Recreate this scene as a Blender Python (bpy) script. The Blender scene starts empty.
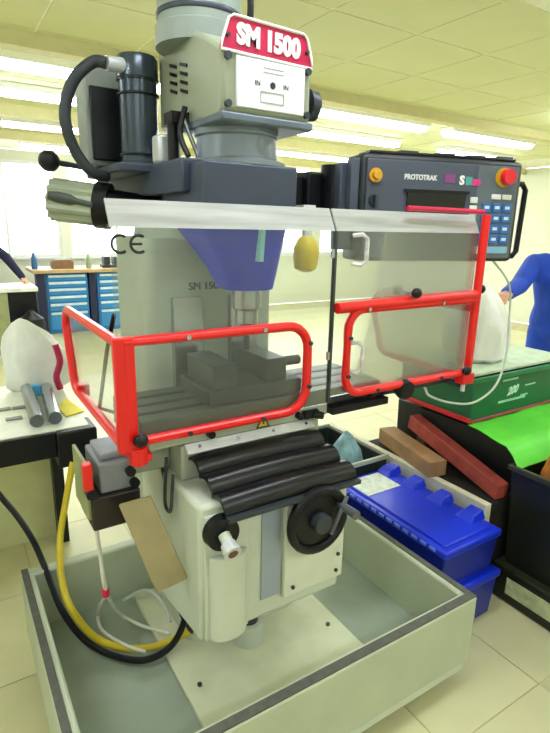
import bpy, bmesh, math, random
from mathutils import Vector, Matrix, noise
random.seed(7)
S = bpy.context.scene
COL = S.collection

# ---------------------------------------------------------------- camera
F_PX, YAW, PITCH, ROLL, CAM_H = 525.3, math.radians(32.46), math.radians(14.895), math.radians(1.2125), 1.62
fw = Vector((math.sin(YAW)*math.cos(PITCH), math.cos(YAW)*math.cos(PITCH), -math.sin(PITCH)))
rt0 = Vector((math.cos(YAW), -math.sin(YAW), 0)); up0 = rt0.cross(fw)
rt = rt0*math.cos(ROLL) + up0*math.sin(ROLL); up = up0*math.cos(ROLL) - rt0*math.sin(ROLL)
cam_d = bpy.data.cameras.new('camera'); cam = bpy.data.objects.new('camera', cam_d); COL.objects.link(cam)
cam_d.sensor_fit = 'HORIZONTAL'; cam_d.sensor_width = 36; cam_d.lens = F_PX/550*36; cam_d.clip_end = 100; cam_d.clip_start = .02
cam.matrix_world = Matrix(((rt.x, up.x, -fw.x, 0), (rt.y, up.y, -fw.y, 0), (rt.z, up.z, -fw.z, CAM_H), (0, 0, 0, 1)))
S.camera = cam

def at(px, py, x=None, y=None, z=None):
    """point on the photo ray through a pixel, at a known x, y or z plane"""
    d = rt*((px-275)/F_PX) - up*((py-366.5)/F_PX) + fw
    o = Vector((0, 0, CAM_H))
    if x is not None: t = (x-o.x)/d.x
    elif y is not None: t = (y-o.y)/d.y
    else: t = (z-o.z)/d.z
    return o + d*t

# ---------------------------------------------------------------- world and exposure
LAMP_STRENGTH = 11.0
w = bpy.data.worlds.new('daylight'); S.world = w; w.use_nodes = True
bg = w.node_tree.nodes['Background']; bg.inputs[0].default_value = (.93, .98, 1, 1); bg.inputs[1].default_value = 4.0
S.view_settings.view_transform = 'Standard'; S.view_settings.look = 'None'; S.view_settings.gamma = 1
S.view_settings.use_curve_mapping = False; S.view_settings.exposure = 1.0
S.cycles.use_denoising = True

# ---------------------------------------------------------------- materials
def lin(h):
    h = h.lstrip('#'); o = []
    for i in (0, 2, 4):
        c = int(h[i:i+2], 16)/255
        o.append(c/12.92 if c <= .04045 else ((c+.055)/1.055)**2.4)
    return (*o, 1)
MATS = {}
def mat(name, hexc, rough=.5, metal=0, var=.12, scale=12, emit=0, bump=0, coat=0, spec=.5):
    if name in MATS: return MATS[name]
    m = bpy.data.materials.new(name); m.use_nodes = True; nt = m.node_tree; N = nt.nodes; L = nt.links
    b = N['Principled BSDF']; c = lin(hexc)
    tc = N.new('ShaderNodeTexCoord'); nz = N.new('ShaderNodeTexNoise'); nz.inputs['Scale'].default_value = scale; nz.inputs['Detail'].default_value = 4
    L.new(tc.outputs['Object'], nz.inputs['Vector'])
    rp = N.new('ShaderNodeValToRGB'); L.new(nz.outputs['Fac'], rp.inputs['Fac'])
    rp.color_ramp.elements[0].position = .3; rp.color_ramp.elements[1].position = .7
    rp.color_ramp.elements[0].color = (*[v*(1-var) for v in c[:3]], 1); rp.color_ramp.elements[1].color = (*[min(1, v*(1+var)) for v in c[:3]], 1)
    L.new(rp.outputs['Color'], b.inputs['Base Color'])
    b.inputs['Roughness'].default_value = rough; b.inputs['Metallic'].default_value = metal
    b.inputs['Specular IOR Level'].default_value = spec
    if coat: b.inputs['Coat Weight'].default_value = coat; b.inputs['Coat Roughness'].default_value = .15
    if bump:
        bp = N.new('ShaderNodeBump'); bp.inputs['Strength'].default_value = bump; bp.inputs['Distance'].default_value = .01
        L.new(nz.outputs['Fac'], bp.inputs['Height']); L.new(bp.outputs['Normal'], b.inputs['Normal'])
    if emit:
        L.new(rp.outputs['Color'], b.inputs['Emission Color']); b.inputs['Emission Strength'].default_value = emit
    MATS[name] = m; return m

def clear_plastic(name, tint, haze, hazecol, gloss=.1, rough=.12, fres=.8):
    """clear acrylic sheet: mostly see-through, faintly hazed by fine wiping scratches, some sheen"""
    m = bpy.data.materials.new(name); m.use_nodes = True; nt = m.node_tree; N = nt.nodes; L = nt.links
    for n in list(N): N.remove(n)
    out = N.new('ShaderNodeOutputMaterial'); tr = N.new('ShaderNodeBsdfTransparent'); tr.inputs[0].default_value = lin(tint)
    df = N.new('ShaderNodeBsdfDiffuse'); df.inputs[0].default_value = lin(hazecol)
    tl = N.new('ShaderNodeBsdfTranslucent'); tl.inputs[0].default_value = lin(hazecol)
    hz = N.new('ShaderNodeMixShader'); hz.inputs[0].default_value = .35; L.new(df.outputs[0], hz.inputs[1]); L.new(tl.outputs[0], hz.inputs[2])
    gl = N.new('ShaderNodeBsdfGlossy'); gl.inputs['Roughness'].default_value = rough
    tc = N.new('ShaderNodeTexCoord'); mp = N.new('ShaderNodeMapping'); mp.inputs['Scale'].default_value = (1.2, 1.2, 22)
    L.new(tc.outputs['Object'], mp.inputs[0]); nz = N.new('ShaderNodeTexNoise'); nz.inputs['Scale'].default_value = 2.2; nz.inputs['Detail'].default_value = 5
    L.new(mp.outputs[0], nz.inputs['Vector'])
    mr = N.new('ShaderNodeMapRange'); mr.inputs[1].default_value = .3; mr.inputs[2].default_value = .7; mr.inputs[3].default_value = haze*.72; mr.inputs[4].default_value = haze*1.28
    L.new(nz.outputs['Fac'], mr.inputs[0])
    m1 = N.new('ShaderNodeMixShader'); L.new(mr.outputs[0], m1.inputs[0]); L.new(tr.outputs[0], m1.inputs[1]); L.new(hz.outputs[0], m1.inputs[2])
    lw = N.new('ShaderNodeFresnel'); lw.inputs[0].default_value = 1.45
    ad = N.new('ShaderNodeMath'); ad.operation = 'MULTIPLY_ADD'; ad.inputs[1].default_value = fres; ad.inputs[2].default_value = gloss; L.new(lw.outputs[0], ad.inputs[0])
    m2 = N.new('ShaderNodeMixShader'); L.new(ad.outputs[0], m2.inputs[0]); L.new(m1.outputs[0], m2.inputs[1]); L.new(gl.outputs[0], m2.inputs[2])
    L.new(m2.outputs[0], out.inputs[0]); MATS[name] = m; return m

CREAM = mat('machine_cream', 'ccd3c2', .42, var=.06, scale=5)
PALE = mat('pale_grey_green', 'b3baa8', .42, var=.07, scale=6)
HEADG = mat('gearbox_grey_green', '99a088', .4, var=.06, scale=5)
SLATE = mat('slate_blue_paint', '3a4256', .45, var=.06, scale=6)
SLATE2 = mat('blue_slate_paint', '0a26d4', .45, var=.08, scale=6)
DARK = mat('dark_gunmetal', '3c434b', .35, .3, var=.1)
BLACK = mat('black_plastic', '0b0c12', .4, var=.2, spec=.35)
RUBBER = mat('black_rubber', '06070c', .3, var=.2, scale=20, spec=.5)
RED = mat('red_powder_coat', 'ee1515', .32, var=.04, scale=8, coat=.2)
SIGNRED = mat('crimson_sign', 'c8124c', .35, var=.04)
WHITE = mat('white_paint', 'f3f4f0', .5, var=.03)
PLATEW = mat('white_data_plate', 'eef1f4', .4, var=.02)
STEEL = mat('bright_steel', 'b9bec4', .25, .9, var=.1)
SILVER = mat('silver_paint', 'd9dcdf', .3, .3, var=.05)
INK = mat('dark_ink', '22262c', .6, var=.05)
STRIPK = mat('grey_rim_strip', '57584f', .75, var=.18, scale=40)
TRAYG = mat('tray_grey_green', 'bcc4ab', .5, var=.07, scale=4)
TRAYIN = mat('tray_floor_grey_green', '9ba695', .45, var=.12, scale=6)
GUARD = clear_plastic('clear_acrylic', 'f8fbfa', .06, 'd4dad4', .0, .16)
LIP = clear_plastic('acrylic_lip_painted_reflection', 'f4f6f6', .62, 'f2f4f4', .14, .25)  # ceiling light reflected by the lip is put in as whitish diffuse colour
SIDEC = clear_plastic('thin_clear_acrylic', 'fcfdfb', .02, 'd0d6cc', .0, .15, .4)

# ---------------------------------------------------------------- mesh helpers
class MB:
    def __init__(s): s.v = []; s.f = []
    def add(s, vs, fs):
        k = len(s.v); s.v += [tuple(v) for v in vs]; s.f += [tuple(i+k for i in f) for f in fs]; return s
    def box(s, x0, x1, y0, y1, z0, z1):
        return s.add([(x0,y0,z0),(x1,y0,z0),(x1,y1,z0),(x0,y1,z0),(x0,y0,z1),(x1,y0,z1),(x1,y1,z1),(x0,y1,z1)],
                     [(0,3,2,1),(4,5,6,7),(0,1,5,4),(1,2,6,5),(2,3,7,6),(3,0,4,7)])
    def hexa(s, p8): return s.add(p8, [(0,3,2,1),(4,5,6,7),(0,1,5,4),(1,2,6,5),(2,3,7,6),(3,0,4,7)])
    def obox(s, c, ax, ay, az, hx, hy, hz):
        c = Vector(c); q = []
        for k in (-1, 1):
            for i, j in ((-1,-1),(1,-1),(1,1),(-1,1)): q.append(c + ax*(i*hx) + ay*(j*hy) + az*(k*hz))
        return s.hexa(q)
    def cyl(s, p0, p1, r0, r1=None, n=24, caps=True):
        r1 = r0 if r1 is None else r1; p0 = Vector(p0); p1 = Vector(p1); d = (p1-p0).normalized()
        a = d.orthogonal().normalized(); b = d.cross(a)
        ring = lambda p, r: [p + a*(r*math.cos(2*math.pi*i/n)) + b*(r*math.sin(2*math.pi*i/n)) for i in range(n)]
        fs = [(i, (i+1) % n, n+(i+1) % n, n+i) for i in range(n)]
        if caps: fs += [tuple(range(n-1, -1, -1)), tuple(range(n, 2*n))]
        return s.add(ring(p0, r0)+ring(p1, r1), fs)
    def tube(s, pts, r, n=10, closed=False, rs=None):
        pts = [Vector(p) for p in pts]; m = len(pts); T = []
        for i in range(m):
            if closed: t = pts[(i+1) % m]-pts[i-1]
            else: t = pts[min(i+1, m-1)]-pts[max(i-1, 0)]
            T.append(t.normalized())
        a = T[0].orthogonal().normalized(); vs = []
        for i in range(m):
            a = (a - T[i]*a.dot(T[i])).normalized(); b = T[i].cross(a); rr = rs[i] if rs else r
            vs += [pts[i] + a*(rr*math.cos(2*math.pi*k/n)) + b*(rr*math.sin(2*math.pi*k/n)) for k in range(n)]
        fs = []
        for i in range(m if closed else m-1):
            j = (i+1) % m
            fs += [(i*n+k, i*n+(k+1) % n, j*n+(k+1) % n, j*n+k) for k in range(n)]
        if not closed: fs += [tuple(range(n-1, -1, -1)), tuple(range((m-1)*n, m*n))]
        return s.add(vs, fs)
    def prism(s, poly, vec):
        vec = Vector(vec); n = len(poly); a = [Vector(p) for p in poly]; b = [p+vec for p in a]
        return s.add(a+b, [tuple(range(n-1, -1, -1)), tuple(range(n, 2*n))] + [(i, (i+1) % n, n+(i+1) % n, n+i) for i in range(n)])
    def lathe(s, c, prof, n=24, axis='z'):
        c = Vector(c); vs = []; m = len(prof)
        for r, h in prof:
            for k in range(n):
                u, v = r*math.cos(2*math.pi*k/n), r*math.sin(2*math.pi*k/n)
                vs.append(c + Vector((u, v, h) if axis == 'z' else (h, u, v) if axis == 'x' else (v, h, u)))
        fs = [(i*n+k, i*n+(k+1) % n, (i+1)*n+(k+1) % n, (i+1)*n+k) for i in range(m-1) for k in range(n)]
        fs += [tuple(range(n-1, -1, -1)), tuple(range((m-1)*n, m*n))]
        return s.add(vs, fs)
    def ell(s, c, rx, ry, rz, n=16, m=10):
        c = Vector(c); vs = [c+Vector((0, 0, -rz))]
        for i in range(1, m):
            t = -math.pi/2+math.pi*i/m
            vs += [c+Vector((rx*math.cos(t)*math.cos(2*math.pi*k/n), ry*math.cos(t)*math.sin(2*math.pi*k/n), rz*math.sin(t))) for k in range(n)]
        vs.append(c+Vector((0, 0, rz))); fs = [(0, 1+(k+1) % n, 1+k) for k in range(n)]
        for i in range(m-2): fs += [(1+i*n+k, 1+i*n+(k+1) % n, 1+(i+1)*n+(k+1) % n, 1+(i+1)*n+k) for k in range(n)]
        l = len(vs)-1; fs += [(1+(m-2)*n+k, 1+(m-2)*n+(k+1) % n, l) for k in range(n)]
        return s.add(vs, fs)

OFF = {}
def fix(me, ang=35):
    bm = bmesh.new(); bm.from_mesh(me); bmesh.ops.recalc_face_normals(bm, faces=bm.faces); bm.to_mesh(me); bm.free()
    me.shade_smooth(); me.set_sharp_from_angle(angle=math.radians(ang))
def obj(name, mb, m, parent=None, bevel=0, loc=None, kind=None, label=None, cat=None, group=None, seg=2):
    vs = [Vector(v) for v in mb.v]
    if parent is not None: off = OFF[parent.name]
    elif loc is not None: off = Vector(loc)
    else:
        lo = [min(v[i] for v in vs) for i in range(3)]; hi = [max(v[i] for v in vs) for i in range(3)]
        off = Vector(((lo[0]+hi[0])/2, (lo[1]+hi[1])/2, lo[2]))
    me = bpy.data.meshes.new(name); me.from_pydata([v-off for v in vs], [], mb.f); me.update(); fix(me)
    me.materials.append(m); o = bpy.data.objects.new(name, me); COL.objects.link(o)
    if parent is not None: o.parent = parent
    else: o.location = off
    OFF[o.name] = off
    if bevel:
        b = o.modifiers.new('edge_round', 'BEVEL'); b.width = bevel; b.segments = seg; b.limit_method = 'ANGLE'; b.angle_limit = math.radians(40)
    tag(o, label, cat, group, kind); return o
def tag(o, label=None, cat=None, group=None, kind=None):
    for k, v in (('label', label), ('category', cat), ('group', group), ('kind', kind)):
        if v: o[k] = v
    return o
def thing(name, loc, label, cat, group=None):
    o = bpy.data.objects.new(name, None); o.empty_display_size = .05; COL.objects.link(o); o.location = loc; OFF[o.name] = Vector(loc)
    return tag(o, label, cat, group)
def copy_tree(o, delta, parent=None, label=None):
    c = o.copy(); COL.objects.link(c); c.parent = parent
    if parent is None: c.location = Vector(o.location)+Vector(delta)
    if label: c['label'] = label
    OFF[c.name] = OFF[o.name]+Vector(delta)
    for ch in list(o.children): copy_tree(ch, delta, c)
    return c
def text_mb(body, size, origin, xdir, ydir, depth=.002, align='CENTER', bold=0, squeeze=1):
    cu = bpy.data.curves.new('t', 'FONT'); cu.body = body; cu.size = size; cu.align_x = align; cu.align_y = 'CENTER'; cu.extrude = depth; cu.offset = bold; cu.resolution_u = 3
    o = bpy.data.objects.new('t', cu); COL.objects.link(o); dg = bpy.context.evaluated_depsgraph_get(); me = bpy.data.meshes.new_from_object(o.evaluated_get(dg))
    x = Vector(xdir).normalized(); y = Vector(ydir).normalized(); z = x.cross(y); mb = MB()
    mb.add([Vector(origin)+x*(v.co.x*squeeze)+y*v.co.y+z*v.co.z for v in me.vertices], [tuple(p.vertices) for p in me.polygons])
    bpy.data.objects.remove(o); bpy.data.curves.remove(cu); bpy.data.meshes.remove(me); return mb
def letters(name, mb, m, parent):
    """one object per loose piece of lettering"""
    par = list(range(len(mb.v)))
    def find(a):
        while par[a] != a: par[a] = par[par[a]]; a = par[a]
        return a
    for f in mb.f:
        for v in f[1:]: par[find(v)] = find(f[0])
    groups = {}
    for f in mb.f: groups.setdefault(find(f[0]), []).append(f)
    for fs in groups.values():
        ids = sorted({v for f in fs for v in f}); ix = {v: k for k, v in enumerate(ids)}
        obj(name, MB().add([mb.v[v] for v in ids], [tuple(ix[v] for v in f) for f in fs]), m, parent)
def arc(c, r, a0, a1, u, v, n=6):
    return [Vector(c)+Vector(u)*(r*math.cos(a0+(a1-a0)*i/n))+Vector(v)*(r*math.sin(a0+(a1-a0)*i/n)) for i in range(n+1)]
def spline(pts, k=6):
    pts = [Vector(p) for p in pts]; P = [pts[0]]+pts+[pts[-1]]; out = []
    for i in range(1, len(P)-2):
        for j in range(k):
            t = j/k; a, b, c, d = P[i-1], P[i], P[i+1], P[i+2]
            out.append(.5*((2*b)+(c-a)*t+(2*a-5*b+4*c-d)*t*t+(3*b-a-3*c+d)*t**3))
    return out+[pts[-1]]
X, Y, Z = Vector((1, 0, 0)), Vector((0, 1, 0)), Vector((0, 0, 1))

# ================================================================= ROOM
CEIL = 2.7
XL, XR, YF, YB = -2.6, 9.0, -3.0, 9.6
floor = obj('floor', MB().box(XL, XR, YF, YB, -.1, -.004), mat('floor_joint', 'c9c299', .8), loc=(0, 0, 0), kind='structure', label='cream vinyl tiled workshop floor')
FT = mat('cream_floor_tile', 'd9d5a8', .35, var=.07, scale=3)
T = .5; tme = None
for i in range(17):
    for j in range(17):
        x0, y0 = -.3+i*T, .3+j*T
        if y0 > 2.9 and (x0 < .0) or (x0-.9)/max(.1, y0) > 2.4: continue
        if tme is None:
            t = obj('floor_tile', MB().box(.0025, T-.0025, .0025, T-.0025, -.006, 0), FT, loc=(0, 0, 0)); tme = t
        else:
            t = tme.copy(); COL.objects.link(t)
        t.parent = floor; t.location = (x0, y0, 0)
ceiling = obj('ceiling', MB().box(XL, XR, YF, YB, CEIL+.007, CEIL+.1), mat('ceiling_grid', 'fbf8dc', .6), loc=(0, 0, CEIL), kind='structure', label='pale yellow panelled ceiling')
CT = mat('ceiling_panel', 'dfe0ad', .65, var=.05, scale=2)
cme = None; G = .612
for i in range(13):
    for j in range(12):
        x0, y0 = .035+i*G, 2.46-G+j*G
        if x0/max(.1, y0+.6) > 2.6 or x0 < .05*y0-.3: continue
        if cme is None:
            c = obj('ceiling_panel', MB().box(.007, G-.007, .007, G-.007, .004, .02), CT, loc=(0, 0, 0)); cme = c
        else:
            c = cme.copy(); COL.objects.link(c)
        c.parent = ceiling; c.location = (x0, y0, 0)
WALLM = mat('pale_wall', 'e9ead6', .7, var=.03, scale=2)
# back wall with a long band of windows (sill 1.05, head 2.5)
WB = [(0.2+1.75*k, 0.2+1.75*k+1.6) for k in range(5)]
mb = MB().box(XL, XR, YB, YB+.15, 0, 1.05).box(XL, XR, YB, YB+.15, 2.55, CEIL)
edges = [XL]+[e for ab in WB for e in ab]+[XR]
for k in range(0, len(edges), 2): mb.box(edges[k], edges[k+1], YB, YB+.15, 1.05, 2.55)
obj('wall_back', mb, WALLM, kind='structure', label='pale back wall below and between the windows')
obj('wall_right', MB().box(XR, XR+.15, YF, YB, 0, CEIL), WALLM, kind='structure', label='pale side wall on the right')
obj('wall_left', MB().box(XL-.15, XL, YF, YB, 0, CEIL), WALLM, kind='structure', label='pale side wall on the left')
obj('wall_front', MB().box(XL, XR, YF-.15, YF, 0, CEIL), WALLM, kind='structure', label='pale wall behind the viewer')
GLASS = clear_plastic('window_glass', 'ffffff', .04, 'ffffff', .02, .05)
for k, (a, b) in enumerate(WB):
    wn = thing('window_%d' % (k+1), ((a+b)/2, YB, 1.05), None, None); wn['kind'] = 'structure'; wn['label'] = 'bright overexposed window in the back wall'
    f = MB(); t = .05
    f.box(a, a+t, YB+.03, YB+.1, 1.05, 2.55).box(b-t, b, YB+.03, YB+.1, 1.05, 2.55).box(a+t, b-t, YB+.03, YB+.1, 1.05, 1.05+t).box(a+t, b-t, YB+.03, YB+.1, 2.55-t, 2.55).box((a+b)/2-.02, (a+b)/2+.02, YB+.03, YB+.1, 1.05+t, 2.55-t)
    obj('window_frame', f, WHITE, wn)
    obj('window_pane', MB().box(a+t, (a+b)/2-.02, YB+.06, YB+.066, 1.05+t, 2.55-t), GLASS, wn)
    obj('window_pane', MB().box((a+b)/2+.02, b-t, YB+.06, YB+.066, 1.05+t, 2.55-t), GLASS, wn)
    obj('window_sill', MB().box(a-.03, b+.03, YB-.06, YB+.03, 1.02, 1.05), WHITE, wn)
BEAM = mat('beam_yellow_cream', 'd9d29a', .6, var=.04)
for k, (y, d) in enumerate(((3.76, .08), (6.0, .1), (7.7, .1))):
    obj('trim_%d' % (k+1), MB().box(XL, XR, y, y+.12, CEIL-d, CEIL+.012), BEAM, kind='structure', label='cream downstand beam running across the ceiling')

# ================================================================= CEILING LAMPS
LAMPW = mat('lamp_housing', 'f2f3ee', .4, var=.02)
LAMPE = mat('lamp_diffuser', 'eef6ff', .5, var=.0, emit=LAMP_STRENGTH)
lamp0 = None
lamps = [(.9, 4.3, 'nearest the left edge, past the first beam'), (3.75, 4.25, 'directly above the control console'), (5.6, 4.25, 'right of the one above the console'),
         (5.75, 3.05, 'at the right edge, before the first beam'),
         (1.0, 5.2, 'second row back on the left'), (4.3, 5.2, 'second row back above the console'), (6.6, 5.2, 'second row back on the right'),
         (1.5, 6.8, 'third row back on the left'), (4.9, 6.8, 'third row back above the console'), (7.3, 6.8, 'third row back on the right'),
         (1.9, 8.5, 'farthest row on the left'), (5.3, 8.5, 'farthest row in the middle'),
         (-1.2, 1.2, 'above the viewer, far left'), (1.0, 1.0, 'above the viewer, straight overhead'), (3.4, 1.0, 'above the storage bin, right of the viewer'), (6.0, 1.0, 'high on the far right, level with the viewer'), (-1.0, -1.2, 'behind the viewer on the left'), (1.4, -1.2, 'behind the viewer in the middle'), (4.0, -1.2, 'behind the viewer on the right'), (-1.3, 3.4, 'out of view left of the workbench')]
for x, y, where in lamps:
    lab = 'white fluorescent ceiling lamp '+where if where else 'white fluorescent ceiling lamp behind or above the viewer'
    if lamp0 is None:
        lamp0 = thing('ceiling_lamp', (x, y, CEIL-.02), lab, 'lamp', 'fluorescent ceiling lamps')
        h = MB().prism([(x-.75, y-.11, CEIL), (x-.75, y+.11, CEIL), (x-.75, y+.08, CEIL-.045), (x-.75, y-.08, CEIL-.045)], (1.5, 0, 0))
        obj('lamp_housing', h, LAMPW, lamp0)
        d = MB().prism([(x-.74, y-.08, CEIL-.046), (x-.74, y+.08, CEIL-.046), (x-.74, y+.05, CEIL-.085), (x-.74, y-.05, CEIL-.085)], (1.48, 0, 0))
        obj('lamp_diffuser', d, LAMPE, lamp0)
    else:
        copy_tree(lamp0, Vector((x, y, CEIL-.02))-lamp0.location, None, lab)

# ================================================================= CHIP TRAY
tx0, tx1, ty0, ty1, tz = .118, 1.473, .947, 1.915, .37
tray = thing('chip_tray', ((tx0+tx1)/2, (ty0+ty1)/2, 0), 'large pale green steel chip tray on feet under the milling machine', 'tray')
t = .045
m = MB()
m.box(tx0, tx1, ty0, ty0+t, .1, tz).box(tx0, tx1, ty1-t, ty1, .1, tz).box(tx0, tx0+t, ty0+t, ty1-t, .1, tz).box(tx1-t, tx1, ty0+t, ty1-t, .1, tz)
side = obj('side_wall', m, TRAYG, tray, bevel=.008)
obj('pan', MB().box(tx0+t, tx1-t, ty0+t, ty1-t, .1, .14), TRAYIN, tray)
obj('skirt', MB().box(tx0+.012, tx1-.012, ty0+.012, ty1-.012, .055, .1), CREAM, tray, bevel=.004)
r = MB(); e = .007
e = .003; f_ = .013
r.box(tx0+e, tx1-e, ty0+e, ty0+t-f_, tz, tz+.004)
obj('rim_strip', r, STRIPK, tray, label='dark grey anti-slip strip along the front rim')
obj('rim_strip', MB().box(tx0+e, tx0+t-f_-.006, ty0+t-f_, ty1-e, tz, tz+.004), STRIPK, tray, label='dark grey anti-slip strip along the left rim')
obj('rim_strip', MB().box(tx1-t+e+.016, tx1-e, ty0+t-f_, ty1-e, tz, tz+.004), STRIPK, tray, label='dark narrow strip along the right rim')
for fx, fy in ((tx1-.16, ty0+.05), (tx0+.16, ty0+.05), (tx1-.16, ty1-.1), (tx0+.16, ty1-.1)):
    ft = obj('foot', MB().box(fx-.05, fx+.05, fy, fy+.07, .02, .056), CREAM, tray, bevel=.004)
    obj('foot_pad', MB().cyl((fx, fy+.035, 0), (fx, fy+.035, .021), .032, .028), BLACK, ft)
obj('plinth_plate', MB().box(.51, 1.142, ty0+t+.004, 1.84, .14, .16), mat('plinth_cream', 'd9dcbc', .4, var=.06), tray, bevel=.004, label='cream raised plate in the tray floor')
for bx, by in ((.56, 1.30), (1.09, 1.30)): obj('bolt', MB().cyl((bx, by, .16), (bx, by, .166), .008, n=8), DARK, tray)

# ================================================================= MILLING MACHINE
mill = thing('milling_machine', (.78, 1.6, .16), 'pale grey turret milling machine with red SM 1500 sign standing in the tray', 'machine')
cx = .745
def rrect(x0, x1, y0, y1, r, n=5):
    p = []
    for c, a in (((x1-r, y0+r), -math.pi/2), ((x1-r, y1-r), 0), ((x0+r, y1-r), math.pi/2), ((x0+r, y0+r), math.pi)):
        p += [(c[0]+r*math.cos(a+math.pi/2*i/n), c[1]+r*math.sin(a+math.pi/2*i/n)) for i in range(n+1)]
    return p
ped = MB(); lv = [(.16, 0, .0), (.185, 0, 0), (.22, .02, 0), (.60, .03, 0)]
rings = [[(x, y, z) for x, y in rrect(.60+d, 1.07-d, 1.46+d, 1.86-d, .07)] for z, d, _ in lv]
n = len(rings[0]); vs = [p for rg in rings for p in rg]
ped.add(vs, [(i*n+k, i*n+(k+1) % n, (i+1)*n+(k+1) % n, (i+1)*n+k) for i in range(3) for k in range(n)]+[tuple(range(n-1, -1, -1)), tuple(range(3*n, 4*n))])
obj('pedestal', ped, CREAM, mill)
column = obj('column', MB().prism([(x, y, .56) for x, y in rrect(.52, .98, 1.56, 1.88, .04)], (0, 0, 1.02)), PALE, mill)
obj('dovetail_way', MB().box(.60, .70, 1.535, 1.57, .60, 1.4), STEEL, column); obj('dovetail_way', MB().box(.80, .90, 1.535, 1.57, .60, 1.4), STEEL, column)
letters('maker_letter', text_mb('SM 1500', .034, at(206, 286, y=1.553), X, Z, .003), SLATE, column)
obj('leadscrew', MB().cyl((.80, 1.40, .16), (.80, 1.40, .58), .035), DARK, mill)
obj('leadscrew_collar', MB().cyl((.80, 1.40, .16), (.80, 1.40, .24), .06, .05), CREAM, mill)
# knee
kf = 1.10
knee = obj('knee', MB().prism([(.48, kf, .522), (.48, kf, .93), (.48, 1.56, .93), (.48, 1.56, .47), (.48, 1.42, .47)], (.475, 0, 0)), CREAM, mill, bevel=.012)
obj('front_plate', MB().box(.735, .952, kf-.018, kf-.001, .572, .905), mat('plate_cream', 'd8dccb', .4, var=.05), knee, bevel=.004)
obj('front_strip', MB().box(.665, .728, kf-.006, kf-.001, .585, .905), mat('strip_bluish_grey', '9ba6b4', .4, var=.06), knee, bevel=.002)
obj('front_plate', MB().box(.49, .622, kf-.012, kf-.001, .53, .905), CREAM, knee, bevel=.004)
obj('warning_mark', MB().cyl((.79, kf-.0185, .722), (.79, kf-.02, .722), .012, n=16), mat('rust_orange', 'b0663a', .6), knee)
for bx, bz in ((.765, .87), (.765, .60), (.925, .60), (.93, .655), (.77, .84)): obj('bolt', MB().cyl((bx, kf-.018, bz), (bx, kf-.024, bz), .006, n=8), DARK, knee)
obj('side_hook', MB().tube(spline([(.474, 1.3, .99), (.465, 1.3, .86), (.465, 1.27, .84), (.465, 1.25, .87), (.472, 1.25, .96)]), .005, 8), DARK, knee)
# elevating crank boss on the left of the knee front
bo = at(224, 535, y=kf-.04)
obj('screw_housing', MB().prism([(.556+.056*math.cos(a), kf-.011-.034*math.sin(a), .532) for a in [math.pi*i/12 for i in range(13)]], (0, 0, .255)), CREAM, knee, bevel=.004)
boss = obj('crank_boss', MB().cyl((bo.x, kf-.012, bo.z), (bo.x, kf-.04, bo.z), .048, .045, 28), BLACK, mill)
obj('crank_shaft', MB().cyl(bo, bo+Vector((0, -.03, -.015)), .016, .015), CREAM, boss)
obj('crank_socket', MB().cyl(bo+Vector((0, -.049, -.0256)), bo+Vector((0, -.052, -.0268)), .013, .013), mat('rusty_socket', '6b4a34', .6), boss)
obj('crank_clutch', MB().cyl(bo+Vector((0, -.022, -.014)), bo+Vector((0, -.05, -.026)), .020, .024, 24), SILVER, boss)
# cross-feed handwheel
hc = at(318, 520, y=kf-.055); hw = []
hwm = MB().tube([hc+X*(.090*math.cos(a))+Z*(.090*math.sin(a)) for a in [2*math.pi*i/32 for i in range(32)]], .014, 10, closed=True)
hwm.lathe(hc, [(.002, -.006), (.084, .0), (.084, .016), (.002, .03)], 32, 'y')
handwheel = obj('handwheel', hwm, BLACK, mill, label='black handwheel on the knee front')
obj('wheel_hub', MB().cyl(hc+Y*.05, hc-Y*.03, .032, .028), DARK, handwheel)
obj('wheel_dial', MB().cyl(hc+Y*.05, hc+Y*.02, .05, .05), SILVER, handwheel)
obj('spinner_handle', MB().cyl(hc+X*.075+Z*.03, hc+X*.075+Z*.03-Y*.075, .011, .014), mat('grey_handle', '6c7076', .3, .4), handwheel)
obj('spinner_handle', MB().tube(spline([hc+X*.04-Z*.05-Y*.012, hc+X*.06+Z*.01-Y*.02, hc+X*.085+Z*.06-Y*.02]), .006, 8), mat('grey_handle', '6c7076', .3, .4), handwheel, label='thin grey spoke on the wheel face')
# saddle and table
obj('saddle', MB().box(.50, .97, 1.255, 1.56, .93, 1.035), PALE, mill, bevel=.006)
table = obj('table', MB().box(.395, 1.24, 1.27, 1.53, 1.035, 1.12), mat('table_iron', '565b58', .35, .4, var=.1), mill, bevel=.004)
for ys in (1.325, 1.395, 1.465): obj('t_slot', MB().box(.40, 1.235, ys-.009, ys+.009, 1.1195, 1.1215), BLACK, table)
obj('front_rail', MB().box(.41, 1.0, 1.255, 1.27, 1.04, 1.075), PALE, table, bevel=.003)
tri = at(263, 421, y=1.252)
obj('warning_sticker', MB().prism([tri+X*.024-Z*.02, tri-X*.024-Z*.02, tri+Z*.024], (0, -.001, 0)), INK, table, label='black and yellow warning triangle sticker')
obj('warning_sticker', MB().prism([tri+X*.016-Z*.0155-Y*.0012, tri-X*.016-Z*.0155-Y*.0012, tri+Z*.016-Y*.0012], (0, -.001, 0)), mat('sticker_yellow', 'e3cf2a', .5), table)
obj('warning_sticker', MB().obox(tri-Y*.003+Z*.0, X, Y, Z, .002, .001, .008), INK, table)
for sx in (.585, .885): obj('stop_screw', MB().cyl((sx, 1.254, 1.058), (sx, 1.235, 1.058), .011, n=12), BLACK, table)
obj('table_stop', MB().box(.90, .955, 1.235, 1.254, 1.045, 1.07).cyl((.93, 1.24, 1.058), (.965, 1.23, 1.05), .012), BLACK, table, bevel=.003)
obj('end_bracket', MB().box(1.0, 1.24, 1.225, 1.268, 1.045, 1.07), BLACK, table, bevel=.003)
th = at(404, 389, y=1.2)
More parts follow.
